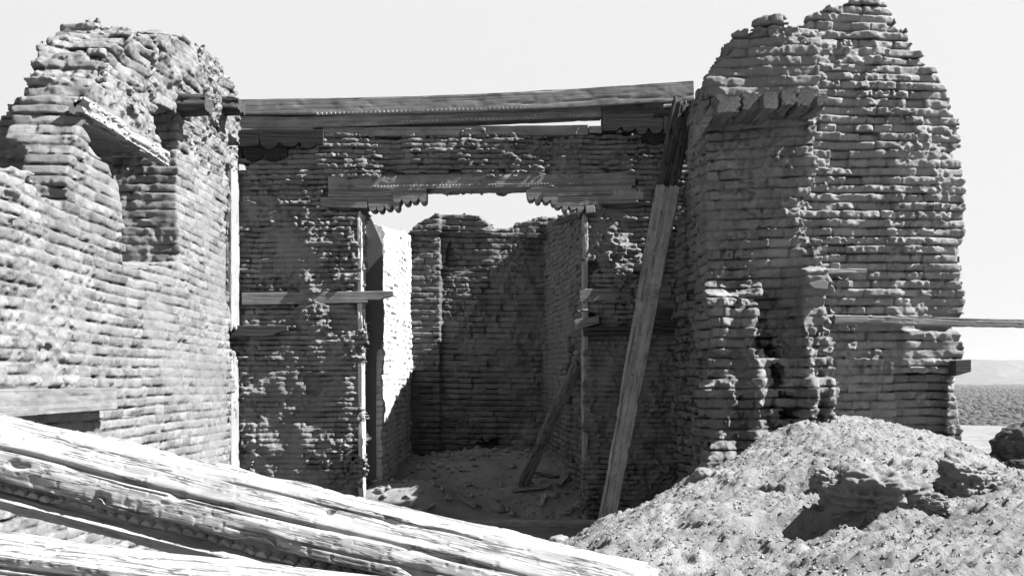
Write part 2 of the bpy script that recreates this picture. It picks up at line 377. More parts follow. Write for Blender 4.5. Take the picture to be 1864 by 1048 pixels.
# ---- right pier and outer wall
PY = 13.0
def pier_base(xs, ys, zs):
    o = prof([(1200, 960), (1200, 60), (1298, 68), (1345, 54), (1400, 44), (1440, 41), (1456, 52), (1466, 74), (1484, 92), (1492, 160), (1500, 200), (1482, 225), (1476, 262), (1492, 300), (1484, 345), (1462, 385), (1466, 420), (1490, 440),
              (1500, 520), (1500, 600), (1512, 700), (1528, 790), (1545, 960)], PY)
    d = poly_sdf(xs, zs, o)[:, None, :]
    X = xs[:, None, None]; Z = zs[None, None, :]; Y = ys[None, :, None]
    side = 2.44 + (Y - 13) * 0.07
    # upper left shoulder steps back
    side = side + 0.28 * sstep(Z_(130, PY), Z_(90, PY), Z)
    # the lower part of the face stands proud with a crumbled, stepped upper edge
    edge = Z_(530, PY) + 0.30 * sstep(X_(1330, PY), X_(1450, PY), X) - 0.04
    low = sstep(0.05, -0.03, Z - edge) * (0.15 + 0.10 * sstep(X_(1400, PY), X_(1480, PY), X) - 0.22 * sstep(X_(1380, PY), X_(1398, PY), X) * sstep(X_(1460, PY), X_(1452, PY), X) * sstep(Z_(655, PY), Z_(640, PY), Z))
    for (bx, bw, ba, zt_) in ((1368, .10, .16, 560), (1462, .11, .20, 600), (1316, .10, .10, 540), (1500, .06, .12, 690)):
        low = low + ba * np.exp(-((X - X_(bx, PY) - .06 * np.sin(Z * 4)) / bw) ** 2) * sstep(Z_(zt_ - 20, PY), Z_(zt_ + 15, PY), Z)
    low = low + .30 * sstep(Z_(740, PY), Z_(850, PY), Z)
    f = PY - low + 0.16 * np.clip(X - X_(1300, PY), 0, 2) * sstep(Z_(500, PY), Z_(560, PY), Z) + 0.16 * np.clip(X_(1480, PY) - X, 0, 2) * sstep(5.55, 5.35, Z) * sstep(Z_(545, PY), Z_(500, PY), Z)
    b = np.maximum(d, np.maximum(np.maximum(f - Y, Y - 15.5), side - X))
    gap = boxd(xs, ys, zs, 2.55, 3.5, 15.4, 16.25, -1, 4.5)
    b = np.minimum(b, gap)
    # crack
    cx = X_(1408, PY) + (Z_(640, PY) - zs) * 0.12
    crack = np.maximum(np.maximum(np.abs(X - cx[None, None, :]) - 0.11, Z - Z_(620, PY)), np.maximum(Z_(790, PY) - Z, Y - 13.7))
    b = np.maximum(b, -crack)
    crack2 = np.maximum(np.maximum(np.abs(X - X_(1384, PY)) - 0.06, Z - Z_(545, PY)), np.maximum(Z_(640, PY) - Z, Y - 13.25))
    return np.maximum(b, -crack2)
wall('pier', (2.2, 12.1, 0.2), (4.35, 16.35, 7.0), (0.018, 0.020, 0.0155), pier_base, 'y', PY, 21, 0.125, 0.26, M_ADOBE,
     'massive adobe pier right of the doorway with beam ends jutting from its upper part', cat='adobe pier',
     br=lambda x, y, z: 1.1 + 0.4 * sstep(3.5, 3.1, z) + 0.35 * sstep(5.4, 6, z) - 0.45 * sstep(5.3, 4.8, z) * sstep(3.4, 3.6, z), rough=lambda x, y, z: 1.0 + 1.3 * sstep(3.5, 3.0, z), pl=0.35, big=0.10)
OY = 13.75
def outer_base(xs, ys, zs):
    o = prof([(1430, 960), (1430, 75), (1462, 62), (1478, 34), (1505, 20), (1540, 12), (1570, 0), (1598, -8), (1628, -6), (1644, 24), (1669, 66), (1697, 104), (1723, 148), (1742, 188), (1754, 230), (1757, 330), (1756, 400), (1752, 470),
              (1755, 520), (1766, 548), (1762, 572), (1750, 588), (1756, 604), (1764, 640), (1756, 668), (1754, 710), (1760, 800), (1764, 960)], OY)
    d = poly_sdf(xs, zs, o)[:, None, :]
    X = xs[:, None, None]; Z = zs[None, None, :]; Y = ys[None, :, None]
    f = OY - 0.10 * sstep(X_(1637, OY), X_(1650, OY), X) * sstep(Z_(690, OY), Z_(675, OY), Z) * sstep(Z_(596, OY), Z_(606, OY), Z)
    f = f + 0.10 * (X - X_(1500, OY)) - 0.06 * sstep(Z_(592, OY), Z_(570, OY), Z) + 0.12 * sstep(Z_(230, OY), Z_(0, OY), Z)
    b = np.maximum(d, np.maximum(f - Y, Y - 14.75))
    b = np.maximum(b, -boxd(xs, ys, zs, X_(1639, OY), X_(1735, OY), OY - .4, OY + .40, Z_(830, OY), Z_(684, OY)))
    return b
wall('outer_wall', (3.55, 13.25, 0.4), (6.35, 14.95, 7.5), (0.018, 0.020, 0.0155), outer_base, 'y', OY, 25, 0.114, 0.25, M_ADOBE_R,
     'tall adobe wall fragment with a pointed top at the far right of the ruin', br=lambda x, y, z: 1.15 - .3 * (z < 3) - .5 * sstep(5.6, 6.0, x), rough=lambda x, y, z: 1.0 - .45 * sstep(5.5, 5.9, x), pl=lambda x, y, z: 0.35 - 0.55 * sstep(0.9, .2, np.abs(z - 2.7)) * sstep(4.9, 5.2, x), big=0.12)

# ------------------------------------------------------------------ ground
CP = []
def cp(px, py, Y): p = P(px, py, Y); CP.append((p.x, p.y, p.z))
for a in [(1150, 1062, 5.6), (1400, 1048, 5.2), (1700, 1048, 4.8), (1900, 1048, 4.6), (1110, 1010, 7.0), (1300, 960, 7.5), (1420, 1000, 6.6), (1560, 940, 7.4), (1800, 930, 6.8),
          (1480, 880, 8.8), (1640, 850, 9.2), (1760, 860, 9.4), (1000, 995, 9.0), (1100, 950, 9.8), (1200, 902, 10.4), (1290, 858, 11.0), (1360, 822, 11.5), (1430, 782, 12.0), (1480, 776, 12.3), (1560, 775, 12.5), (1640, 778, 12.6),
          (1700, 798, 12.5), (1780, 828, 12.3), (1864, 868, 11.6), (1000, 1080, 5.5)]: cp(*a)
CP += [(0.0, 11, -.35), (0.6, 12.5, -.15), (1.5, 12.6, .35), (2.2, 13.2, .5), (2.5, 14.6, .3), (2.3, 16, .0), (1.3, 14.2, .1), (0, 14.3, -.1), (-2, 14, -.2), (-4, 15, -.3), (-4.2, 11, -.35), (-4.2, 7, -.1), (-2, 9, -.5),
       (-1, 7, 0.0), (-3, 4, .2), (-5, 3, .2), (0, 2, .4), (3, 2.2, .9), (6, 3, 1.0), (-2, 16, .02), (0, 16.1, -.08), (1.2, 16.1, -.08), (3.6, 14, 1.4), (5, 14.4, 1.4), (6.6, 14.5, .9), (8, 12, .6), (9, 9, .8), (8.5, 16, 0), (5, 17, .5), (3, 18, .2),
       (-7, 10, .2), (-7, 16, .1), (-7, 20, 0), (0, 24.5, 0), (4, 23, 0), (-3, 24, 0), (5.2, 3, 1.15), (-8, 3, .2), (10, 5, .9), (0.2, 0, .45)]
for a in [(830, 824, 20.3), (930, 823, 20.3), (1010, 828, 20.0), (700, 852, 19.2), (690, 880, 17.4), (770, 885, 17.8), (880, 880, 18.2), (960, 880, 18.0), (1040, 880, 17.6), (900, 925, 16.7), (1050, 925, 16.6), (690, 935, 15.8), (690, 905, 16.3), (740, 893, 16.4), (775, 885, 16.5), (800, 915, 16.3), (900, 905, 17.2)]: cp(*a)
CP += [(-2, 21.8, .45), (0.5, 21.8, .4), (-.7, 21.9, .5)]
CP = np.array(CP)
def tps_fit(P3, lam=0.004):
    n = len(P3); r2 = ((P3[:, None, :2] - P3[None, :, :2]) ** 2).sum(2)
    K = 0.5 * r2 * np.log(r2 + 1e-9) + lam * np.eye(n)
    A = np.zeros((n + 3, n + 3)); A[:n, :n] = K; A[:n, n] = 1; A[:n, n + 1:] = P3[:, :2]; A[n, :n] = 1; A[n + 1:, :n] = P3[:, :2].T
    return np.linalg.solve(A, np.r_[P3[:, 2], 0, 0, 0])
TW = tps_fit(CP)
def tps(x, y):
    out = TW[-3] + TW[-2] * x + TW[-1] * y
    for (a, b, _), q in zip(CP, TW):
        r2 = (x - a) ** 2 + (y - b) ** 2; out = out + q * 0.5 * r2 * np.log(r2 + 1e-9)
    return out
# coarse table of the smooth surface, then bilinear
gx = np.linspace(-9, 11, 201); gy = np.linspace(-1, 26, 271)
GX, GY = np.meshgrid(gx, gy, indexing='ij'); GT = tps(GX, GY)
def smooth_h(x, y):
    xc = np.clip(x, gx[0], gx[-1] - 1e-4); yc = np.clip(y, gy[0], gy[-1] - 1e-4)
    i = ((xc - gx[0]) / 0.1); j = ((yc - gy[0]) / 0.1); i0 = np.clip(i.astype(int), 0, 199); j0 = np.clip(j.astype(int), 0, 269)
    fi = i - i0; fj = j - j0
    t = (GT[i0, j0] * (1 - fi) + GT[i0 + 1, j0] * fi) * (1 - fj) + (GT[i0, j0 + 1] * (1 - fi) + GT[i0 + 1, j0 + 1] * fi) * fj
    d = np.sqrt(np.maximum(0, np.maximum(-9 - x, x - 11)) ** 2 + np.maximum(0, np.maximum(-1 - y, y - 26)) ** 2)
    k = np.exp(-d / 6)
    far = 0.0 - 25 * sstep(20, 190, d)
    return t * k + far * (1 - k)
def ground_h(x, y, fine=True):
    t = smooth_h(x, y)
    near = sstep(60, 20, np.hypot(x, y - 12))
    mound = sstep(0.3, 0.9, t) * near
    inside = 1 - sstep(15.9, 16.3, y) * (x < 1.2)
    r = 0.06 * vn(x, y, 0, 0.9, 31) * near + 0.055 * vn(x, y, 0, 0.36, 32) * near * (0.4 + 0.6 * mound)
    if fine:
        rid = 1 - np.abs(vn(x + .4 * y, y - .3 * x, 0, 0.16, 33))
        r = r + near * (0.5 + 0.5 * mound * inside) * (0.018 * (rid - .5) + 0.018 * vn(x, y, 0, 0.085, 34) + 0.034 * vn((x * .8 + y * .6) * .45, -x * .6 + y * .8, 0, 0.042, 35) + 0.020 * vn(x, y, 0, 0.026, 36))
        c = vn(x * .8, y * 1.2, 0, 0.21, 37)
        r = r + near * mound * inside * (0.025 * sstep(0.45, 0.6, c))
        r = r - near * mound * inside * 0.05 * sstep(0.35, 0.6, vn(x * .8 + 5, y, 0, 0.27, 38))
        # crumbled scarps and hollows on the mound
        for (px, py, Y, dx, dy, hgt) in ((1430, 850, 9.0, .75, .12, -.22), (1475, 960, 7.2, .45, .45, -.14), (1700, 905, 7.9, .45, .25, -.12)):
            q = P(px, py, Y)
            e = ((x - q.x + .15 * vn(x, y, 0, .3, 41)) / dx) ** 2 + ((y - q.y + .15 * vn(x, y, 0, .3, 42)) / dy) ** 2
            r = r + hgt * sstep(1.2, 0.7, e)
    return t + r
def axis(lo, hi, lo2, hi2, step, step2, far, g):
    a = list(np.arange(lo, hi, step)) ; b = []
    v = lo - step2
    while v > lo2: b.append(v); v -= step2
    s = step2
    while v > -far: b.append(v); v -= s; s *= g
    b.append(-far)
    c = []; v = hi
    while v < hi2: c.append(v); v += step2
    s = step2
    while v < far: c.append(v); v += s; s *= g
    c.append(far)
    return np.array(b[::-1] + a + c)
ax_ = axis(0.2, 6.2, -5.5, 9.0, 0.018, 0.04, 12000, 1.16)
ay_ = axis(4.6, 12.8, 1.5, 22.5, 0.018, 0.04, 12000, 1.16)
AX, AYg = np.meshgrid(ax_, ay_, indexing='ij')
HZ = ground_h(AX.ravel(), AYg.ravel()).reshape(AX.shape)
V = np.stack([AX.ravel(), AYg.ravel(), HZ.ravel()], 1)
nx_, ny_ = AX.shape
ii = (np.arange(nx_ - 1)[:, None] * ny_ + np.arange(ny_ - 1)[None]).ravel()
M_GROUND = earth_mat('ground_dirt', 0.16, 0.4, 0.03, tone=False)
tag(mesh_np('ground', V, np.stack([ii, ii + ny_, ii + ny_ + 1, ii + 1], 1), M_GROUND), kind='structure')
def gz(x, y): return float(ground_h(np.array([float(x)]), np.array([float(y)]), True)[0])

# ------------------------------------------------------------------ timbers
def rectprof(w, h, r=0.02, n=64):
    c = []
    for cx_, cz, a0 in ((w / 2 - r, h / 2 - r, 0), (-w / 2 + r, h / 2 - r, 90), (-w / 2 + r, -h / 2 + r, 180), (w / 2 - r, -h / 2 + r, 270)):
        for k in range(4):
            a = math.radians(a0 + k * 30); c.append((cx_ + r * math.cos(a), cz + r * math.sin(a)))
    return resample(c, n)
def resample(c, n):
    c = np.array(c); d = np.r_[c, c[:1]]; s = np.r_[0, np.cumsum(np.hypot(*np.diff(d, axis=0).T))]
    t = np.linspace(0, s[-1], n, endpoint=False)
    return np.stack([np.interp(t, s, d[:, 0]), np.interp(t, s, d[:, 1])], 1)
def frame(p0, p1, roll=0.0):
    x = (p1 - p0).normalized(); up = Vector((0, 0, 1))
    if isinstance(roll, Vector):
        y = (roll - x * roll.dot(x)).normalized(); z = x.cross(y)
        return Matrix.Translation(p0) @ Matrix((x, y, z)).transposed().to_4x4()
    if abs(x.z) > 0.95: up = Vector((0, -1, 0))
    y = up.cross(x).normalized(); z = x.cross(y)
    m = Matrix((x, y, z)).transposed().to_4x4()
    m = Matrix.Translation(p0) @ m @ Matrix.Rotation(roll, 4, 'X')
    return m
def loft(name, pr, p0, p1, mat, seed=1, step=0.03, amp=0.008, roll=0, parent=None, splinter=(0, 0), taper=(1, 1), bow=0.0, carve=None, crackd=0.014, ncr=3, split=()):
    Lh = (p1 - p0).length; n = max(6, int(Lh / step)); m = len(pr)
    s = np.linspace(0, Lh, n)
    nx = np.roll(pr, -1, 0) - np.roll(pr, 1, 0); nrm = np.stack([nx[:, 1], -nx[:, 0]], 1); nrm /= np.linalg.norm(nrm, axis=1)[:, None] + 1e-9
    S, K = np.meshgrid(s, np.arange(m), indexing='ij')
    sc = np.interp(S, [0, Lh], taper)
    y = pr[K, 0] * sc; z = pr[K, 1] * sc
    ny = nrm[K, 0]; nz = nrm[K, 1]
    d = amp * (vn(S * .08, y, z, 0.05, seed) + 0.6 * vn(S * .03, y, z, 0.018, seed + 1)) + amp * 1.2 * vn(S, y, z, 0.35, seed + 2) - amp * 3.0 * sstep(.3, .8, vn(S * .5, y, z, 0.07, seed + 3)) - amp * 2.0 * sstep(.4, .7, vn(S, y, z, 0.03, seed + 4))
    rg = np.random.default_rng(seed)
    per = np.cumsum(np.r_[0, np.hypot(*np.diff(pr, axis=0).T)]); tot = per[-1]
    pk = per[K]
    for _ in range(ncr):
        c0 = rg.random() * tot; a = rg.random() * Lh; b = a + (0.3 + 0.7 * rg.random()) * Lh * .6
        c = c0 + 0.02 * vn(S, 0, 0, 0.5, seed + 5) + (S - a) * (rg.random() - .5) * .02
        d = d - crackd * np.exp(-((pk - c) / 0.006) ** 2) * sstep(a, a + .15, S) * sstep(b + .15, b, S)
    if carve is not None: d = d + carve(S, pk, y, z)
    y = y + ny * d; z = z + nz * d + bow * np.sin(S / Lh * math.pi)
    X = S.copy()
    e0 = sstep(splinter[0] * 1.5 + 1e-6, 0, S); e1_ = sstep(Lh - splinter[1] * 1.5 - 1e-6, Lh, S)
    X += e0 * splinter[0] * (0.5 + vn(y, z, 0, 0.03, seed + 7)) - e1_ * splinter[1] * (0.5 + vn(y, z, 5, 0.03, seed + 8))
    V = np.stack([X.ravel(), y.ravel(), z.ravel()], 1)
    q = []
    i0 = (np.arange(n - 1)[:, None] * m + np.arange(m)[None]); i1 = (np.arange(n - 1)[:, None] * m + (np.arange(m)[None] + 1) % m)
    Q = np.stack([i0.ravel(), i1.ravel(), (i1 + m).ravel(), (i0 + m).ravel()], 1)
    # caps: shrunken ring + degenerate quads to the centre
    nv = len(V); extra = []; Qc = []
    for e, base in ((0, 0), (1, (n - 1) * m)):
        ring = V[base:base + m]; cen = ring.mean(0)
        c_id = nv + len(extra); extra.append(cen)
        for k in range(0, m, 2):
            a, b, c2 = base + k, base + (k + 1) % m, base + (k + 2) % m
            Qc.append((c_id, b, a, c_id) if False else ((c_id, c2, b, a) if e == 0 else (c_id, a, b, c2)))
    V = np.r_[V, np.array(extra)]; Q = np.r_[Q, np.array(Qc)]
    subs = []
    if split:
        py_ = pr[:, 0]; pz_ = pr[:, 1]; col_ = np.r_[np.tile(np.arange(m), n - 1), np.full(len(Qc), -1)]
        for nm_, fn in split:
            sel = np.isin(col_, np.nonzero(fn(py_, pz_))[0]); subs.append((nm_, Q[sel])); Q = Q[~sel]; col_ = col_[~sel]
    def sub_mesh(nm_, q_):
        u_, inv = np.unique(q_, return_inverse=True); return mesh_np(nm_, V[u_], inv.reshape(q_.shape), mat, None)
    o = sub_mesh(name, Q)
    for nm_, q_ in subs:
        c_ = sub_mesh(nm_, q_); c_.parent = o
    o.data.set_sharp_from_angle(angle=math.radians(38))
    M = frame(p0, p1, roll)
    if parent is not None: o.parent = parent
    o.matrix_world = M
    return o
def beam_px(name, pts, Yf, depth, mat, label, cat='beam', seed=1, group=None, parent=None, amp=0.0028, **kw):
    """beam across the picture: pts = (x0, top0, bottom0, x1, top1, bottom1) in photo pixels of its front face"""
    x0, a0, b0, x1, a1, b1 = pts
    q0 = P(x0, (a0 + b0) / 2, Yf); q1 = P(x1, (a1 + b1) / 2, Yf)
    h0 = (b0 - a0) / F * Yf; h1 = (b1 - a1) / F * Yf
    q0.y += depth / 2; q1.y += depth / 2
    o = loft(name, rectprof(depth, h0, min(.012, h0 * .2)), q0, q1, mat, seed, amp=amp, taper=(1, h1 / h0), parent=parent, **kw)
    if label: tag(o, label, cat, group)
    return o
def prism(name, pts, Yf, depth, mat, parent=None, label=None, cat=None, bev=0.005, group=None):
    """profile in photo pixels at the distance Yf, extruded away from the camera"""
    bm = bmesh.new()
    w = [P(a, b, Yf) for a, b in pts]; o0 = w[0].copy()
    vs = [bm.verts.new(v - o0) for v in w]
    f = bm.faces.new(vs)
    r = bmesh.ops.extrude_face_region(bm, geom=[f])
    for v in r['geom']:
        if isinstance(v, bmesh.types.BMVert): v.co.y += depth
    bmesh.ops.recalc_face_normals(bm, faces=bm.faces)
    if bev: bmesh.ops.bevel(bm, geom=list(bm.edges), offset=bev, segments=1, affect='EDGES', clamp_overlap=True)
    bmesh.ops.triangulate(bm, faces=bm.faces)
    ob = bm_obj(name, bm, mat, parent); ob.location = o0
    if label: tag(ob, label, cat, group)
    return ob
def lobes(x0, y0, x1, y1, n, r=6, base=0):
    """hanging half-round lobes from x0,y0 to x1,y1"""
    out = []
    for i in range(n):
        j1 = math.sin(x0 * 1.7 + i * 2.3) * .07; rr = r * (1 + .28 * math.sin(x0 * .9 + i * 3.1))
        a = x0 + (x1 - x0) * (i + (j1 if i else 0)) / n; b = x0 + (x1 - x0) * (i + 0.84 + j1 * .5) / n; ya = y0 + (y1 - y0) * (i + .5) / n
        for k in range(7):
            t = math.pi * k / 6
            out.append(((a + b) / 2 - (b - a) / 2 * math.cos(t), ya - base + rr * math.sin(t)))
        out.append((b + (x1 - x0) / n * .07, ya - base - 2))
    return out
def dentils(name, x0, y0, x1, y1, Yf, n, parent, mat, hh=4.5, out=0.02):
    """one continuous strip with a row of cut notches"""
    m = n * 8; rows = np.array([-.15, 0, .12, .3, .5, .7, .88, 1.0, 1.15]); t = np.linspace(0, 1, m + 1)
    T, Rr = np.meshgrid(t, rows, indexing='ij'); fr = (T * n) % 1.0
    px = x0 + (x1 - x0) * T; py = y0 + (y1 - y0) * T + (Rr + (fr - .5) * .35) * hh
    wear = .25 + .75 * sstep(-.55, 0, vn(T * 9, 0, 0, 1.0, int(n) + 3))
    up = ((fr > .08) & (fr < .62) & (Rr > .05) & (Rr < .95)) * 1.0
    dep = out * up * (0.35 + .65 * wear) - .002
    V = np.stack([((px - CX) / F * Yf).ravel(), (Yf - dep).ravel(), (EYE + (HY - py) / F * Yf).ravel()], 1)
    k = len(rows); i = (np.arange(m)[:, None] * k + np.arange(k - 1)[None]).ravel()
    return mesh_np(name, V, np.stack([i, i + 1, i + k + 1, i + k], 1), mat, None, smooth=False)

def group_parts(kids, name, label, cat):
    e = bpy.data.objects.new(name, None); COL.objects.link(e); e.location = kids[0].matrix_basis.translation.copy(); e.empty_display_size = .1
    for k in kids:
        k.parent = e; k.matrix_parent_inverse = Matrix.Translation(-e.location)
        for q in ('label', 'category', 'kind', 'group'):
            if q in k: del k[q]
    tag(e, label, cat); return e
def corbel(name, shaft, end, Yf, depth, mat, label, cat):
    a = prism('shaft', shaft, Yf, depth, mat, bev=.003); b = prism('scalloped_end', end, Yf + .002, depth - .004, mat, bev=.003)
    return group_parts([a, b], name, label, cat)
def bordered(o, dt):
    lab, cat = o['label'], o['category']; nm = o.name.split('.')[0]; o.name = 'timber'
    return group_parts([o, dt], nm, lab, cat)
# --- beams across the top
b1 = beam_px('carved_beam', (425, 180, 208, 1262, 147, 184), 16.12, 0.30, M_WOOD, 'long carved top beam spanning between the two side walls', seed=3, bow=-0.07, ncr=9, amp=.0012)
dt = dentils('carved_border', 575, 205, 1090, 190, 16.12, 64, None, M_WOOD_L, out=.035)
bordered(b1, dt)
b2 = beam_px('carved_beam', (570, 211, 233, 1095, 194, 212), 16.17, 0.32, M_WOOD, 'second carved beam directly under the long top beam', seed=5, ncr=6)
dt = dentils('carved_border', 574, 226, 1090, 207, 16.17, 66, None, M_WOOD_L)
bordered(b2, dt)
b3 = beam_px('carved_beam', (588, 232, 248, 1070, 228, 246), 16.16, 0.40, M_WOOD, 'carved board lying on top of the brickwork over the doorway', seed=7, ncr=5)
dt = dentils('carved_border', 592, 244, 1066, 242, 16.16, 78, None, M_WOOD_L, hh=3)
bordered(b3, dt)
beam_px('beam_fragment', (1072, 229, 242, 1135, 227, 241), 16.22, 0.3, M_WOOD_L, 'short pale beam stub at the right end of the board over the doorway', seed=8)
# left bracket stack
beam_px('bracket_block', (408, 211, 238, 570, 212, 236), 16.14, 0.30, M_WOOD, 'short block under the left end of the long top beam', 'bracket', seed=11)
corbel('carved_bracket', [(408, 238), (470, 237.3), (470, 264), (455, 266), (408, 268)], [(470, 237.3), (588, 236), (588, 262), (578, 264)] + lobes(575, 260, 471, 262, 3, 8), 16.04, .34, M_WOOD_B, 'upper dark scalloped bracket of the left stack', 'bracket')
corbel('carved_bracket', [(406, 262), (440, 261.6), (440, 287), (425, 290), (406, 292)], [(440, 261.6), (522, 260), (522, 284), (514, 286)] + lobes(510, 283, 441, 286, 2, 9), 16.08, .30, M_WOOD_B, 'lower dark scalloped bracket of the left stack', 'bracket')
# right bracket stack
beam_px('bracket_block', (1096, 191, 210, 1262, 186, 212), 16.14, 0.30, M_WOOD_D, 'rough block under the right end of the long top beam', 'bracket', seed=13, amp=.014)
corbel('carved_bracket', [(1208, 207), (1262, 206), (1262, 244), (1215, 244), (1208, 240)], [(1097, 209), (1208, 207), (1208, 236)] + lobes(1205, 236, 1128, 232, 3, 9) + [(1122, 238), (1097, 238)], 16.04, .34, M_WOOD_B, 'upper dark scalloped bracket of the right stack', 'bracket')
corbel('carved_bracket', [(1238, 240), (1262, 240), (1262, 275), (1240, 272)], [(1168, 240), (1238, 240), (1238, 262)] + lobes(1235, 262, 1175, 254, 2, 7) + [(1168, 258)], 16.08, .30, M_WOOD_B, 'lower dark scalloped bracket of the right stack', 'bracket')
beam_px('splinter_board', (1208, 190, 195, 1262, 187, 192), 16.02, 0.1, M_WOOD_L, 'thin pale splinter lying across the right bracket stack', 'board', seed=14)

# --- doorway lintels
lb = beam_px('lintel_beam', (597, 319, 347, 1157, 313, 337), 16.15, 0.52, M_WOOD, 'long lintel beam over the doorway', 'lintel', seed=17, ncr=8)
dt = dentils('carved_border', 602, 339, 1125, 331, 16.15, 88, None, M_WOOD_L, hh=2.4, out=.012)
bordered(lb, dt)
corbel('carved_corbel', [(600, 341), (713, 342.4), (713, 357.3), (596, 358)], [(713, 342.4), (776, 343), (776, 352)] + lobes(776, 361, 714, 366, 4, 6), 16.16, .36, M_WOOD, 'upper scalloped corbel at the left of the doorway lintel', 'corbel')
corbel('carved_corbel', [(583, 358.6), (668, 358.2), (668, 378), (583, 377)], [(668, 358.2), (727, 357.6), (727, 368)] + lobes(727, 374, 669, 380, 4, 6), 16.17, .34, M_WOOD, 'lower scalloped corbel at the left of the doorway lintel', 'corbel')
corbel('carved_corbel', [(1150, 337), (1152, 353), (1016, 357), (1016, 339.5)], [(1016, 339.5), (1016, 357)] + lobes(1015, 366, 958, 358, 4, 6) + [(958, 345), (970, 341)], 16.16, .36, M_WOOD, 'upper scalloped corbel at the right of the doorway lintel', 'corbel')
corbel('carved_corbel', [(1160, 354), (1162, 368), (1064, 374), (1064, 356.8)], [(1064, 356.8), (1064, 374)] + lobes(1063, 381, 1008, 372, 4, 6) + [(1007, 361), (1016, 358)], 16.17, .34, M_WOOD, 'lower scalloped corbel at the right of the doorway lintel', 'corbel')
prism('wood_block', [(1066, 375), (1082, 374), (1084, 386), (1068, 387)], 16.1, .2, M_WOOD_L, label='small pale block under the right doorway corbel', cat='block')

# --- boards set in the cross wall
prism('wall_board', [(440, 533), (655, 530), (715, 529), (716, 538), (700, 541), (690, 546), (670, 545), (668, 551), (440, 554)], 16.165, .16, M_WOOD, label='board in the wall left of the doorway, broken end poking into the opening', cat='board')
prism('wall_board', [(1056, 526), (1150, 523), (1222, 520), (1222, 543), (1150, 546), (1056, 548)], 16.16, .12, M_WOOD, label='horizontal board in the wall right of the doorway behind the leaning plank', cat='board')
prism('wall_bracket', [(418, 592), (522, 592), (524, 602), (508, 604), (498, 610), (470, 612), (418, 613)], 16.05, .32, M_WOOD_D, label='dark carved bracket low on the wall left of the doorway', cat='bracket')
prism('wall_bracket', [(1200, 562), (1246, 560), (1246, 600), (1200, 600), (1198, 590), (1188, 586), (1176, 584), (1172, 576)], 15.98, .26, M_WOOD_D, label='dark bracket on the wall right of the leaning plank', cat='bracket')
cn = prism('wall_moulding', [(1062, 596), (1246, 590), (1246, 597), (1062, 603)], 16.02, .2, M_WOOD_D, label='dark double moulding across the wall right of the doorway', cat='moulding')
c2 = prism('moulding_strip', [(1062, 604), (1246, 598), (1246, 606), (1062, 611)], 16.07, .16, M_WOOD_D)
c2.parent = cn; c2.matrix_parent_inverse = Matrix.Translation(-cn.location)
prism('wood_block', [(1046, 582), (1090, 574), (1091, 588), (1050, 600)], 15.98, .3, M_WOOD, label='tilted block jutting from the right jamb of the doorway', cat='block')

# --- cornice rods along the top of the apse right wall
for i in range(3):
    a = P(1066 - 2 * i, 383 + i * 5, 16.62); b = Vector((0.86 - 0.03 * i, 19.6, a.z + .30))
    lab = ['topmost of the three dark rods along the top of the apse side wall', 'middle one of the three dark rods along the top of the apse side wall', 'lowest of the three dark rods along the top of the apse side wall'][i]
    tag(loft('cornice_rod', rectprof(.1, .045, .015, 24), a, b, M_WOOD_D, 60 + i, ncr=1), lab, 'rod', 'rods on the apse wall')
beam_px('beam_fragment', (960, 424, 434, 1008, 424, 434), 21.7, 0.3, M_WOOD_D, 'dark beam stub under the top of the apse back wall', seed=66)

# --- leaning timbers
o = loft('leaning_plank', rectprof(.31, .10, .012), P(1098, 985, 13.55), P(1216, 340, 15.32), M_WOOD_L, 71, step=.02, bow=.03, amp=.007, roll=Vector((1, -.1, 0)), splinter=(.45, .03), taper=(.72, 1.15), ncr=5, crackd=.02)
tag(o, 'tall pale plank leaning against the wall right of the doorway', 'plank')
o = loft('splintered_post', rectprof(.30, .2, .04), P(1209, 372, 15.42), P(1246, 180, 15.50), M_WOOD_D, 73, step=.02, amp=.02, roll=Vector((1, 0, 0)), splinter=(.35, .1), ncr=8, crackd=.03)
tag(o, 'dark splintered post above the top of the leaning plank', 'post')
o = loft('leaning_pole', rectprof(.19, .13, .03), P(950, 886, 17.6), P(1056, 655, 16.72), M_WOOD_M, 75, step=.02, amp=.014, roll=Vector((1, 0, 0)), splinter=(.1, .1), taper=(1, 1.0), ncr=6)
tag(o, 'dark pole leaning against the right jamb inside the doorway', 'pole')
o = loft('door_sill_beam', rectprof(.22, .17, .03), P(600, 956, 15.9), P(1085, 957, 15.9), M_WOOD_L, 77, amp=.008)
tag(o, 'long sill beam lying on the ground across the doorway', 'beam')

# --- beam ends jutting from the pier
zt = [(1306, 1348, 174, 205), (1352, 1387, 167, 200), (1390, 1417, 168, 197), (1423, 1451, 163, 192), (1453, 1483, 166, 196), (1487, 1508, 173, 193)]
names = ['leftmost of the six beam ends jutting from the pier', 'second beam end from the left on the pier', 'third beam end from the left on the pier', 'fourth beam end from the left on the pier', 'fifth beam end from the left on the pier', 'rightmost of the six beam ends jutting from the pier']
for i, (a, b, t, u) in enumerate(zt):
    Yf = 12.3 + .12 * math.sin(i * 2.1)
    wd = (b - a) / F * Yf; hh = (u - t) / F * Yf
    c = P((a + b) / 2, (t + u) / 2, Yf)
    o = loft('beam_end', rectprof(wd, hh, .015), c, Vector((c.x * 1.0 + (.0 if i else 0), 13.4, c.z + .02)), M_WOOD_M, 80 + i, step=.02, amp=.012, splinter=(.0, 0), crackd=.02)
    tag(o, names[i], 'beam end', 'beam ends jutting from the pier')
prism('wood_block', [(1276, 246), (1276, 222), (1300, 186), (1312, 190), (1290, 226)], 12.55, .4, M_WOOD, label='slanted plank end under the left of the pier beam ends', cat='block')

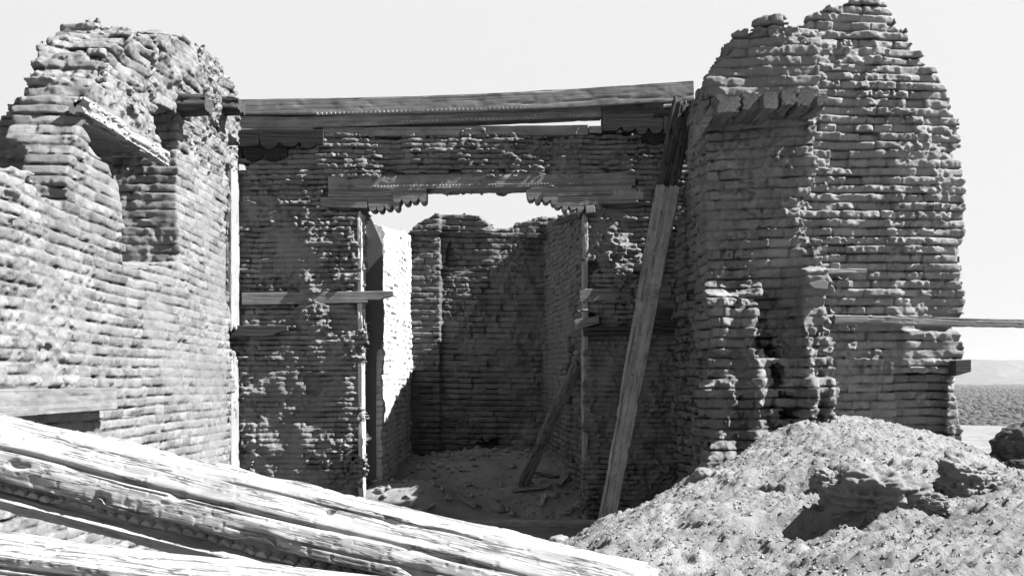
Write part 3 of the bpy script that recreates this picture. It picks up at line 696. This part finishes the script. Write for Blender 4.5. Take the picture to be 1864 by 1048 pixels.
# --- boards on the right
o = beam_px('wall_board', (1520, 573, 590, 1905, 582, 596), 13.60, 0.16, M_WOOD, 'long board crossing the right wall and reaching out past its edge', 'board', seed=94)
beam_px('wall_board', (1488, 488, 500, 1580, 488, 496), 13.50, 0.25, M_WOOD, 'short broken board in the right wall above the long board', 'board', seed=95)
prism('wood_block', [(1740, 656), (1768, 654), (1768, 676), (1740, 684)], 13.62, .4, M_WOOD_D, label='dark beam end at the right edge of the right wall', cat='block')
prism('wood_block', [(1472, 515), (1500, 508), (1508, 514), (1506, 526), (1482, 524)], 12.72, .35, M_STONE, label='squared block jutting at the corner between pier and right wall', cat='block')

# --- left wall timbers
beam_px('embedded_beam', (283, 168, 200, 372, 170, 198), 13.22, .4, M_WOOD_D, 'dark beam end set in the top of the left wall above the window hole', seed=97, amp=.012)
beam_px('embedded_beam', (385, 172, 196, 432, 176, 196), 14.95, .5, M_WOOD_D, 'dark beam end at the right corner of the top of the left wall', seed=98, amp=.012)
def wall_plate(name, y0, y1, z0, z1, mat, label, cat, th=.06, x=LX, seed=1, sk=0, amp=.003):
    p0 = Vector((x + th / 2, y0, (z0 + z1) / 2)); p1 = Vector((x + th / 2, y1, (z0 + z1) / 2 + sk))
    o = loft(name, rectprof(th, z1 - z0, .008), p0, p1, mat, seed, amp=amp, ncr=1); tag(o, label, cat); return o
wall_plate('wall_board', 7.4, 10.80, Z_(745, 10.8), Z_(705, 10.8), M_WOOD_PL, 'smooth pale board fixed on the left wall above the foreground logs', 'board', th=.16, seed=101)
# window lintel slab of the left wall
wall_plate('window_lintel', 10.2, 12.75, 4.70, 4.86, M_PLAST, 'sloping slab lintel over the window hole of the left wall', 'lintel', th=.14, x=LX - .08, seed=102, amp=.02)
# plaster strip at the end of the left wall
def strip(z0, z1, parent=None):
    p0 = Vector((LX - .03, 15.96, z0)); p1 = Vector((LX - .03, 15.96, z1))
    return loft('plaster_strip', rectprof(.44, .10, .012), p0, p1, M_PLAST, 104, step=.04, amp=.006, splinter=(.1, .12), ncr=0, roll=Vector((0, 1, 0)))
st = strip(-.3, Z_(645, 16)); tag(st, 'lower plastered strip edging the end of the left wall', 'plaster strip')
st = strip(Z_(603, 16), Z_(275, 16)); tag(st, 'upper plastered strip edging the end of the left wall', 'plaster strip')

# plastered edges of the doorway
M_PLAST_SHADE = earth_mat('shade_plaster', 0.085, 0.15, 0.004, tone=False)  # plaster darkened to paint the shade behind the left jamb
M_PLAST_W = earth_mat('pale_plaster', 0.34, 0.12, 0.004, tone=False)  # palest of the plasters, on the left jamb strip
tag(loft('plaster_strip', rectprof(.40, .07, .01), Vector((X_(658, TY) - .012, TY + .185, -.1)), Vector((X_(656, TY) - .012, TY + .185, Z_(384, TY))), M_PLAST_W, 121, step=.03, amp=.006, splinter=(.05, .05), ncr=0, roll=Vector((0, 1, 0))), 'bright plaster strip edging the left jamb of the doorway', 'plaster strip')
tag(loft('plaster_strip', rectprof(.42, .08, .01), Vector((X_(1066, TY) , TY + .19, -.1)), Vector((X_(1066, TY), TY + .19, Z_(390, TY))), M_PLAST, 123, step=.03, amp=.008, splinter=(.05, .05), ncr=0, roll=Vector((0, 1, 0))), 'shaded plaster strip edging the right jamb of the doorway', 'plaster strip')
prism('plaster_shade', [(650, 384), (664, 384), (676, 398), (688, 424), (697, 446), (696, 520), (698, 600), (695, 626), (684, 640), (683, 760), (684, 890), (650, 900)], 16.90, .10, M_PLAST_SHADE, label='plaster slab coloured as shade behind the left jamb of the doorway', cat='plaster slab')  # slab added before the wall return; its dark tone paints the shade
# ------------------------------------------------------------------ foreground carved beams
def fgprofile():
    c = [(0.02, 0.245), (-0.09, 0.215), (-0.19, 0.115), (-0.205, 0.09), (-0.215, 0.09), (-0.25, 0.02), (-0.262, -0.035), (-0.262, -0.055), (-0.165, -0.062), (-0.160, -0.125), (-0.265, -0.140), (-0.285, -0.153), (-0.27, -0.175), (-0.20, -0.20),
         (-0.05, -0.27), (0.1, -0.25), (0.2, -0.1), (0.18, 0.1), (0.12, 0.2)]
    return resample(c, 300)
fp = fgprofile()
def fg_carve(S, pk, y, z):
    # scalloped lobes in the recessed band
    inb = sstep(-0.150, -0.158, y) * sstep(-0.060, -0.068, z) * sstep(-0.130, -0.118, z) * (y > -.20)
    p = 0.075; u = (S / p) % 1.0
    arc = np.sqrt(np.clip(1 - (2 * u - 1) ** 2, 0, 1)) * 0.045
    lobe = sstep(0.004, -0.004, (z + 0.128) - arc)
    c = inb * lobe * 0.075 * sstep(-.75, -.3, vn(S, 7, 7, .35, 17)) * (0.75 + .4 * vn(S, z, 0, .06, 18))
    # long shake between the two upper faces, wandering and opening
    zc = 0.092 + 0.012 * vn(S, 0, 0, 0.7, 3)
    op = 0.6 + 0.6 * vn(S, 1, 1, 0.45, 4)
    front = y < -0.1
    c = c - front * 0.03 * np.clip(op, 0, 1.2) * np.exp(-((z - zc) / 0.009) ** 2)
    c = c - front * 0.016 * np.clip(vn(S, 2, 2, 0.5, 5) + .4, 0, 1) * np.exp(-((z - zc + .018 + .01 * vn(S, 0, 3, .3, 8)) / 0.004) ** 2)
    # knots and broken bites
    for (sx, zz, ax, az, dd) in ((0.62, 0.04, .05, .02, .02), (1.15, -.03, .035, .04, .035), (1.55, .08, .05, .02, .03), (2.05, -0.03, .10, .035, .05), (2.35, 0.16, .03, .02, .03), (2.9, .0, .08, .03, .04), (0.2, -.04, .06, .02, .03), (2.65, .2, .06, .02, .02)):
        c = c - front * dd * np.exp(-(((S - sx + .03 * vn(S, z, 0, .05, 9)) / ax) ** 2 + ((z - zz + .01 * vn(S, z, 0, .04, 10)) / az) ** 2) ** 1.5)
    c = c + 0.004 * vn(S * .12, y, z, 0.03, 13) * (z > -.15) + 0.012 * vn(S, y, z, 0.22, 14)
    return c
p0 = P(-90, 812, 5.9); p1 = P(1185, 1121, 5.08)
o = loft('carved_log', fp, p0, p1, M_WOOD_LOG, 111, step=.006, amp=.0016, carve=fg_carve, split=(('carved_border', lambda y, z: (y > -.235) & (y < -.14) & (z < -.05) & (z > -.135)), ('lower_lip', lambda y, z: (z <= -.12) & (z > -.2) & (y < -.19))), ncr=9, crackd=.016, splinter=(.0, .06))
ks = list(o.children); M0 = o.matrix_basis.copy(); o.name = 'timber'
for k in ks: k.parent = None; k.matrix_basis = M0
group_parts([o] + ks, 'carved_log', 'big weathered log beam with scalloped carving slanting across the lower left foreground', 'log')
p0 = P(-80, 1000, 4.9); p1 = P(900, 1118, 4.4)
def carve2(S, pk, y, z):
    return 0.004 * vn(S * .12, y, z, 0.03, 23) + .01 * vn(S, y, z, .25, 25) - 0.02 * np.exp(-((z + .02 + .01 * vn(S, 0, 0, .5, 24)) / .006) ** 2) * (y < 0)
o = loft('plain_log', resample([(0.02, 0.10), (-.08, .085), (-.16, .03), (-.17, -.03), (-.165, -.13), (-.1, -.16), (.1, -.15), (.15, 0), (.1, .08)], 200), p0, p1, M_WOOD_LOG, 113, step=.008, amp=.0016, carve=carve2, ncr=6, crackd=.015)
tag(o, 'plain pale beam lying below the carved log at the lower left corner', 'log')
p0 = P(-80, 1075, 4.5); p1 = P(700, 1180, 4.1)
o = loft('plain_log', rectprof(.2, .16, .04, 100), p0, p1, M_WOOD, 115, step=.01, amp=.006, ncr=6)
tag(o, 'lowest beam in the bottom left corner under the plain pale beam', 'log')

# ------------------------------------------------------------------ rubble
def lump(name, c, r, mat, seed, sub=4, amp=.28, squash=(1, 1, 1), brick=0.0):
    bm = bmesh.new(); bmesh.ops.create_icosphere(bm, subdivisions=sub, radius=1)
    v = np.array([q.co[:] for q in bm.verts], np.float32)
    v = np.sign(v) * np.abs(v) ** 0.85
    s = seed * 1.37
    d = 1 + amp * (vn(v[:, 0] + s, v[:, 1], v[:, 2], 0.9, seed) + 0.55 * vn(v[:, 0] + s, v[:, 1], v[:, 2], 0.4, seed + 1) + 0.35 * vn(v[:, 0], v[:, 1] + s, v[:, 2], 0.17, seed + 2) + 0.2 * vn(v[:, 0], v[:, 1] + s, v[:, 2], 0.08, seed + 3))
    if brick: d -= brick * np.exp(-((((v[:, 2] + .1 * vn(v[:, 0], v[:, 1], 0, .6, seed)) / .3) % 1 - .5) / .14) ** 2)
    v = v * d[:, None] * np.array(squash) * r
    for q, w_ in zip(bm.verts, v): q.co = w_
    o = bm_obj(name, bm, mat, None, True); o.location = c
    o.rotation_euler = (0, 0, seed * .7)
    return o
def on_ground(px, py, Y):
    p = P(px, py, Y); return Vector((p.x, p.y, gz(p.x, p.y)))
def ray_ground(px, py, y0=4.6, y1=21.5):
    d = Vector(((px - CX) / F, 1, (HY - py) / F)); ys_ = np.arange(y0, y1, .02)
    h = ground_h(ys_ * d.x, ys_, False); rz = EYE + ys_ * d.z
    k = np.argmax(rz < h); return Vector((float(ys_[k] * d.x), float(ys_[k]), float(h[k])))
cl = [(1585, 925, .34, (1.15, .8, .62), 'large crumbling clod of adobe on the near side of the mound'), (1765, 885, .27, (1.0, .8, .75), 'rounded clod standing on the right part of the mound'),
      (1690, 920, .12, (1.2, .8, .6), 'small clod between the two large clods on the mound'), (1508, 885, .15, (1.1, .8, .8), 'clod at the upper left of the large crumbling clod')]
for i, (px, py, r, sq, lab) in enumerate(cl):
    g = ray_ground(px, py); tag(lump('adobe_clod', g + Vector((0, 0, r * .15)), r, M_DIRT, 200 + i * 7, 6, .34, sq, .07), lab, 'clod')
g = ray_ground(1278, 868); tag(lump('stone', g + Vector((0, 0, .03)), .085, M_STONE, 231, 4, .2, (1.2, .9, .75)), 'pale stone sitting on the crest of the mound at the foot of the pier', 'stone')
tag(lump('dark_rock', P(1868, 822, 12.4), .33, M_WOOD_D, 237, 5, .3, (1, .8, .9)), 'black jagged rock at the right edge of the picture', 'rock')
tag(lump('dark_rock', P(1870, 856, 11.6), .16, M_WOOD_D, 241, 5, .3, (1.3, .8, .7)), 'low black rock below the jagged one at the right edge', 'rock')
g = ray_ground(1015, 980); tag(lump('stone', Vector((X_(1015, 9.3), 9.3, gz(X_(1015, 9.3), 9.3) + .03)), .07, M_STONE, 243, 4, .2, (1.3, .9, .8)), 'pale stone at the low left tip of the mound', 'stone')
rs = [(732, 868, .06), (790, 857, .05), (800, 850, .05), (905, 930, .10), (770, 935, .10), (655, 905, .05), (690, 895, .06), (700, 905, .05), (680, 870, .08), (690, 845, .09), (707, 858, .08), (812, 832, .07), (740, 905, .05), (850, 880, .05), (1010, 905, .07), (1035, 930, .06)]
rl = ['small stone on the left slope of the earth heap behind the doorway', 'stone just left of the crest of the earth heap', 'stone touching the left end of the heap crest', 'largest stone on the dark floor in the middle of the doorway',
      'stone on the floor right beside the sunlit patch', 'stone at the foot of the left jamb, nearest the foreground log', 'stone in the sunlit patch at the foot of the left jamb', 'stone in the sunlit patch, right of the one at the jamb foot',
      'stone against the left jamb just above the sunlit patch', 'biggest stone piled at the foot of the bright apse side wall', 'stone right of the biggest one at the foot of the bright apse wall', 'stone lying on the crest of the earth heap under the apse back wall',
      'stone near the right tip of the sunlit floor patch', 'single stone on the front slope of the earth heap', 'stone between the leaning pole foot and the leaning plank foot', 'stone lowest and nearest to the foot of the leaning plank']
for i, (px, py, r) in enumerate(rs):
    g = ray_ground(px, py, 15.5)
    tag(lump('rubble_stone', g + Vector((0, 0, r * .3)), r, M_STONE, 300 + i * 3, 3, .3, (1.2, .9, .7)), rl[i], 'stone', 'rubble stones inside the doorway')
def floor_board(name, a, b, w_, t_, mat, lab, seed, up=.03):
    g0 = ray_ground(*a, 15.0); g1 = ray_ground(*b, 15.0); g0.z += up; g1.z += up
    tag(loft(name, rectprof(w_, t_, .006, 40), g0, g1, mat, seed, step=.03, amp=.006, splinter=(.08, .08), ncr=2), lab, 'board')
floor_board('loose_board', (970, 862), (1018, 872), .1, .04, M_WOOD_D, 'thin board lying behind the foot of the leaning pole', 401)
floor_board('loose_board', (1015, 893), (1045, 856), .12, .05, M_WOOD, 'short board propped beside the foot of the right jamb', 402, .08)
floor_board('loose_board', (930, 895), (1005, 888), .2, .04, M_WOOD, 'broken flat board lying just below the leaning pole', 403)
floor_board('loose_board', (835, 905), (870, 925), .2, .05, M_WOOD, 'flat plank scrap in the middle of the earth floor', 404)
floor_board('loose_board', (1045, 930), (1065, 905), .12, .03, M_WOOD_L, 'pale scrap of board near the foot of the leaning plank', 405, .06)
floor_board('loose_board', (983, 925), (990, 905), .12, .04, M_WOOD_L, 'small pale upright scrap left of the leaning plank foot', 406, .06)
floor_board('loose_board', (765, 935), (790, 920), .12, .04, M_WOOD, 'short scrap of board near the sunlit patch of floor', 407)

# dry tuft on the right corbel
bm = bmesh.new(); rg = np.random.default_rng(5)
for i in range(260):
    c = P(1118 + rg.random() * 52, 362, 16.05); a = rg.normal(0, .5); l = .07 + .16 * rg.random()
    tip = c + Vector((math.sin(a) * l, -.06 * rg.random() - .02, math.cos(a) * l * .9)); c.y += rg.random() * .05
    d = Vector((.003, 0, .001)); m_ = (c + tip) / 2 + Vector((0, 0, .012))
    v = [bm.verts.new(q) for q in (c - d, c + d, m_ + d, tip, m_ - d)]; bm.faces.new(v)
tag(bm_obj('dry_tuft', bm, M_GRASS), 'tuft of dry grass growing on the ledge right of the doorway lintel', 'dry grass')

# pebbles and crumbs over the mound
def crumbs(name, n, xr, yr, smin, smax, seed, lab):
    rg = np.random.default_rng(seed); x = rg.uniform(*xr, n); y = rg.uniform(*yr, n)
    z = ground_h(x, y); s = smin + (smax - smin) * rg.random(n) ** 4
    keep = (smooth_h(x, y) > 0.15) | (y > 16.3)
    x, y, z, s = x[keep], y[keep], z[keep], s[keep]
    b = np.array([(1, 0, 0), (-1, 0, 0), (0, 1, 0), (0, -1, 0), (0, 0, 1), (0, 0, -1)], np.float32)
    f = np.array([(0, 2, 4), (2, 1, 4), (1, 3, 4), (3, 0, 4), (2, 0, 5), (1, 2, 5), (3, 1, 5), (0, 3, 5)])
    ang = rg.random(len(x)) * 6.28; ca, sa = np.cos(ang), np.sin(ang)
    q = b[None] * (0.6 + 0.8 * rg.random((len(x), 6, 1)))
    q = q * s[:, None, None]
    X = q[..., 0] * ca[:, None] - q[..., 1] * sa[:, None]; Y = q[..., 0] * sa[:, None] + q[..., 1] * ca[:, None]
    V = np.stack([X + x[:, None], Y + y[:, None], q[..., 2] * .8 + z[:, None] + s[:, None] * .25], 2).reshape(-1, 3)
    Q = (f[None] + 6 * np.arange(len(x))[:, None, None]).reshape(-1, 3)
    tag(mesh_np(name, V, Q, M_STONE, smooth=False), lab, 'gravel', kind='stuff')
crumbs('gravel', 40000, (0.2, 6.5), (4.4, 13), .003, .018, 9, 'loose crumbs of earth and gravel strewn over the mound')
crumbs('gravel', 2500, (-2.3, 2.4), (14.5, 21.5), .006, .03, 10, 'crumbs of earth on the floor inside and before the doorway')

crumbs('rubble', 900, (-2.2, 1.9), (15.9, 21.5), .015, .085, 12, 'broken adobe rubble spread over the heap inside the doorway')
# ------------------------------------------------------------------ the valley at the right
rg = np.random.default_rng(3)
n = 34000
dist = 450 + 3600 * rg.random(n) ** 1.7; dist[:2500] = rg.uniform(240, 450, 2500); px = rg.uniform(1560, 2200, n)
x = (px - CX) / F * dist; y = dist
cl_ = vn(x, y * .5, 0, 120, 51) + 0.5 * vn(x, y, 0, 40, 52); k = (cl_ + 0.6 * vn(x, y, 0, 12, 53) > -0.05 - (dist > 1200) * .2) & ((dist > 450) | (cl_ > -.1))
x, y = x[k], y[k]; z = ground_h(x, y, False)
s = rg.uniform(0.5, 2.0, len(x)) ** 1.3 * (1 + y / 2500)
t = (1 + 5 ** .5) / 2
ib = np.array([(-1, t, 0), (1, t, 0), (-1, -t, 0), (1, -t, 0), (0, -1, t), (0, 1, t), (0, -1, -t), (0, 1, -t), (t, 0, -1), (t, 0, 1), (-t, 0, -1), (-t, 0, 1)]) / 1.9
fi = np.array([(0, 11, 5), (0, 5, 1), (0, 1, 7), (0, 7, 10), (0, 10, 11), (1, 5, 9), (5, 11, 4), (11, 10, 2), (10, 7, 6), (7, 1, 8), (3, 9, 4), (3, 4, 2), (3, 2, 6), (3, 6, 8), (3, 8, 9), (4, 9, 5), (2, 4, 11), (6, 2, 10), (8, 6, 7), (9, 8, 1)])
q = ib[None] * (0.75 + .5 * rg.random((len(x), 12, 1))) * s[:, None, None]
q[..., 0] += x[:, None]; q[..., 1] += y[:, None]; q[..., 2] = q[..., 2] * .9 + z[:, None] + s[:, None] * .7
tag(mesh_np('forest', q.reshape(-1, 3), (fi[None] + 12 * np.arange(len(x))[:, None, None]).reshape(-1, 3), M_TREES, smooth=True), 'far scrub forest filling the valley at the right', 'forest', kind='stuff')
# far ridge
hx = np.linspace(-1500, 7000, 240); hy = np.linspace(4200, 7500, 60)
HX, HYg = np.meshgrid(hx, hy, indexing='ij')
top = 62 + 9 * vn(HX, 0, 0, 1500, 61) + 3 * vn(HX, 0, 0, 300, 62)
tt = np.clip((HYg - 4300) / 1300 + .12 * vn(HX, HYg, 0, 500, 63), 0, 1)
HH = -26 + (top + 70) * (tt * .35 + .65 * sstep(.45, .8, tt)) + 6 * vn(HX, HYg, 0, 260, 64)
nn = len(hy); ii = (np.arange(len(hx) - 1)[:, None] * nn + np.arange(nn - 1)[None]).ravel()
M_HILL = earth_mat('far_hill', 0.07, 0.8, 0.0, 0.012, tone=False)
tag(mesh_np('hills', np.stack([HX.ravel(), HYg.ravel(), HH.ravel()], 1), np.stack([ii, ii + nn, ii + nn + 1, ii + 1], 1), M_HILL), kind='structure')

# ------------------------------------------------------------------ air
bm = bmesh.new(); bmesh.ops.create_cube(bm, size=1)
for v in bm.verts: v.co = Vector((v.co.x * 25000, v.co.y * 25000, v.co.z * 200 + 70))
mh = bpy.data.materials.new('haze'); mh.use_nodes = True; nh = mh.node_tree; nh.nodes.clear()
pv = nh.nodes.new('ShaderNodeVolumePrincipled'); pv.inputs['Color'].default_value = (.92, .92, .92, 1); pv.inputs['Density'].default_value = 1.1e-4; pv.inputs['Anisotropy'].default_value = 0.6
oh = nh.nodes.new('ShaderNodeOutputMaterial'); nh.links.new(pv.outputs[0], oh.inputs['Volume'])
tag(bm_obj('haze', bm, mh), kind='stuff', label='thin pale haze fading the far valley')
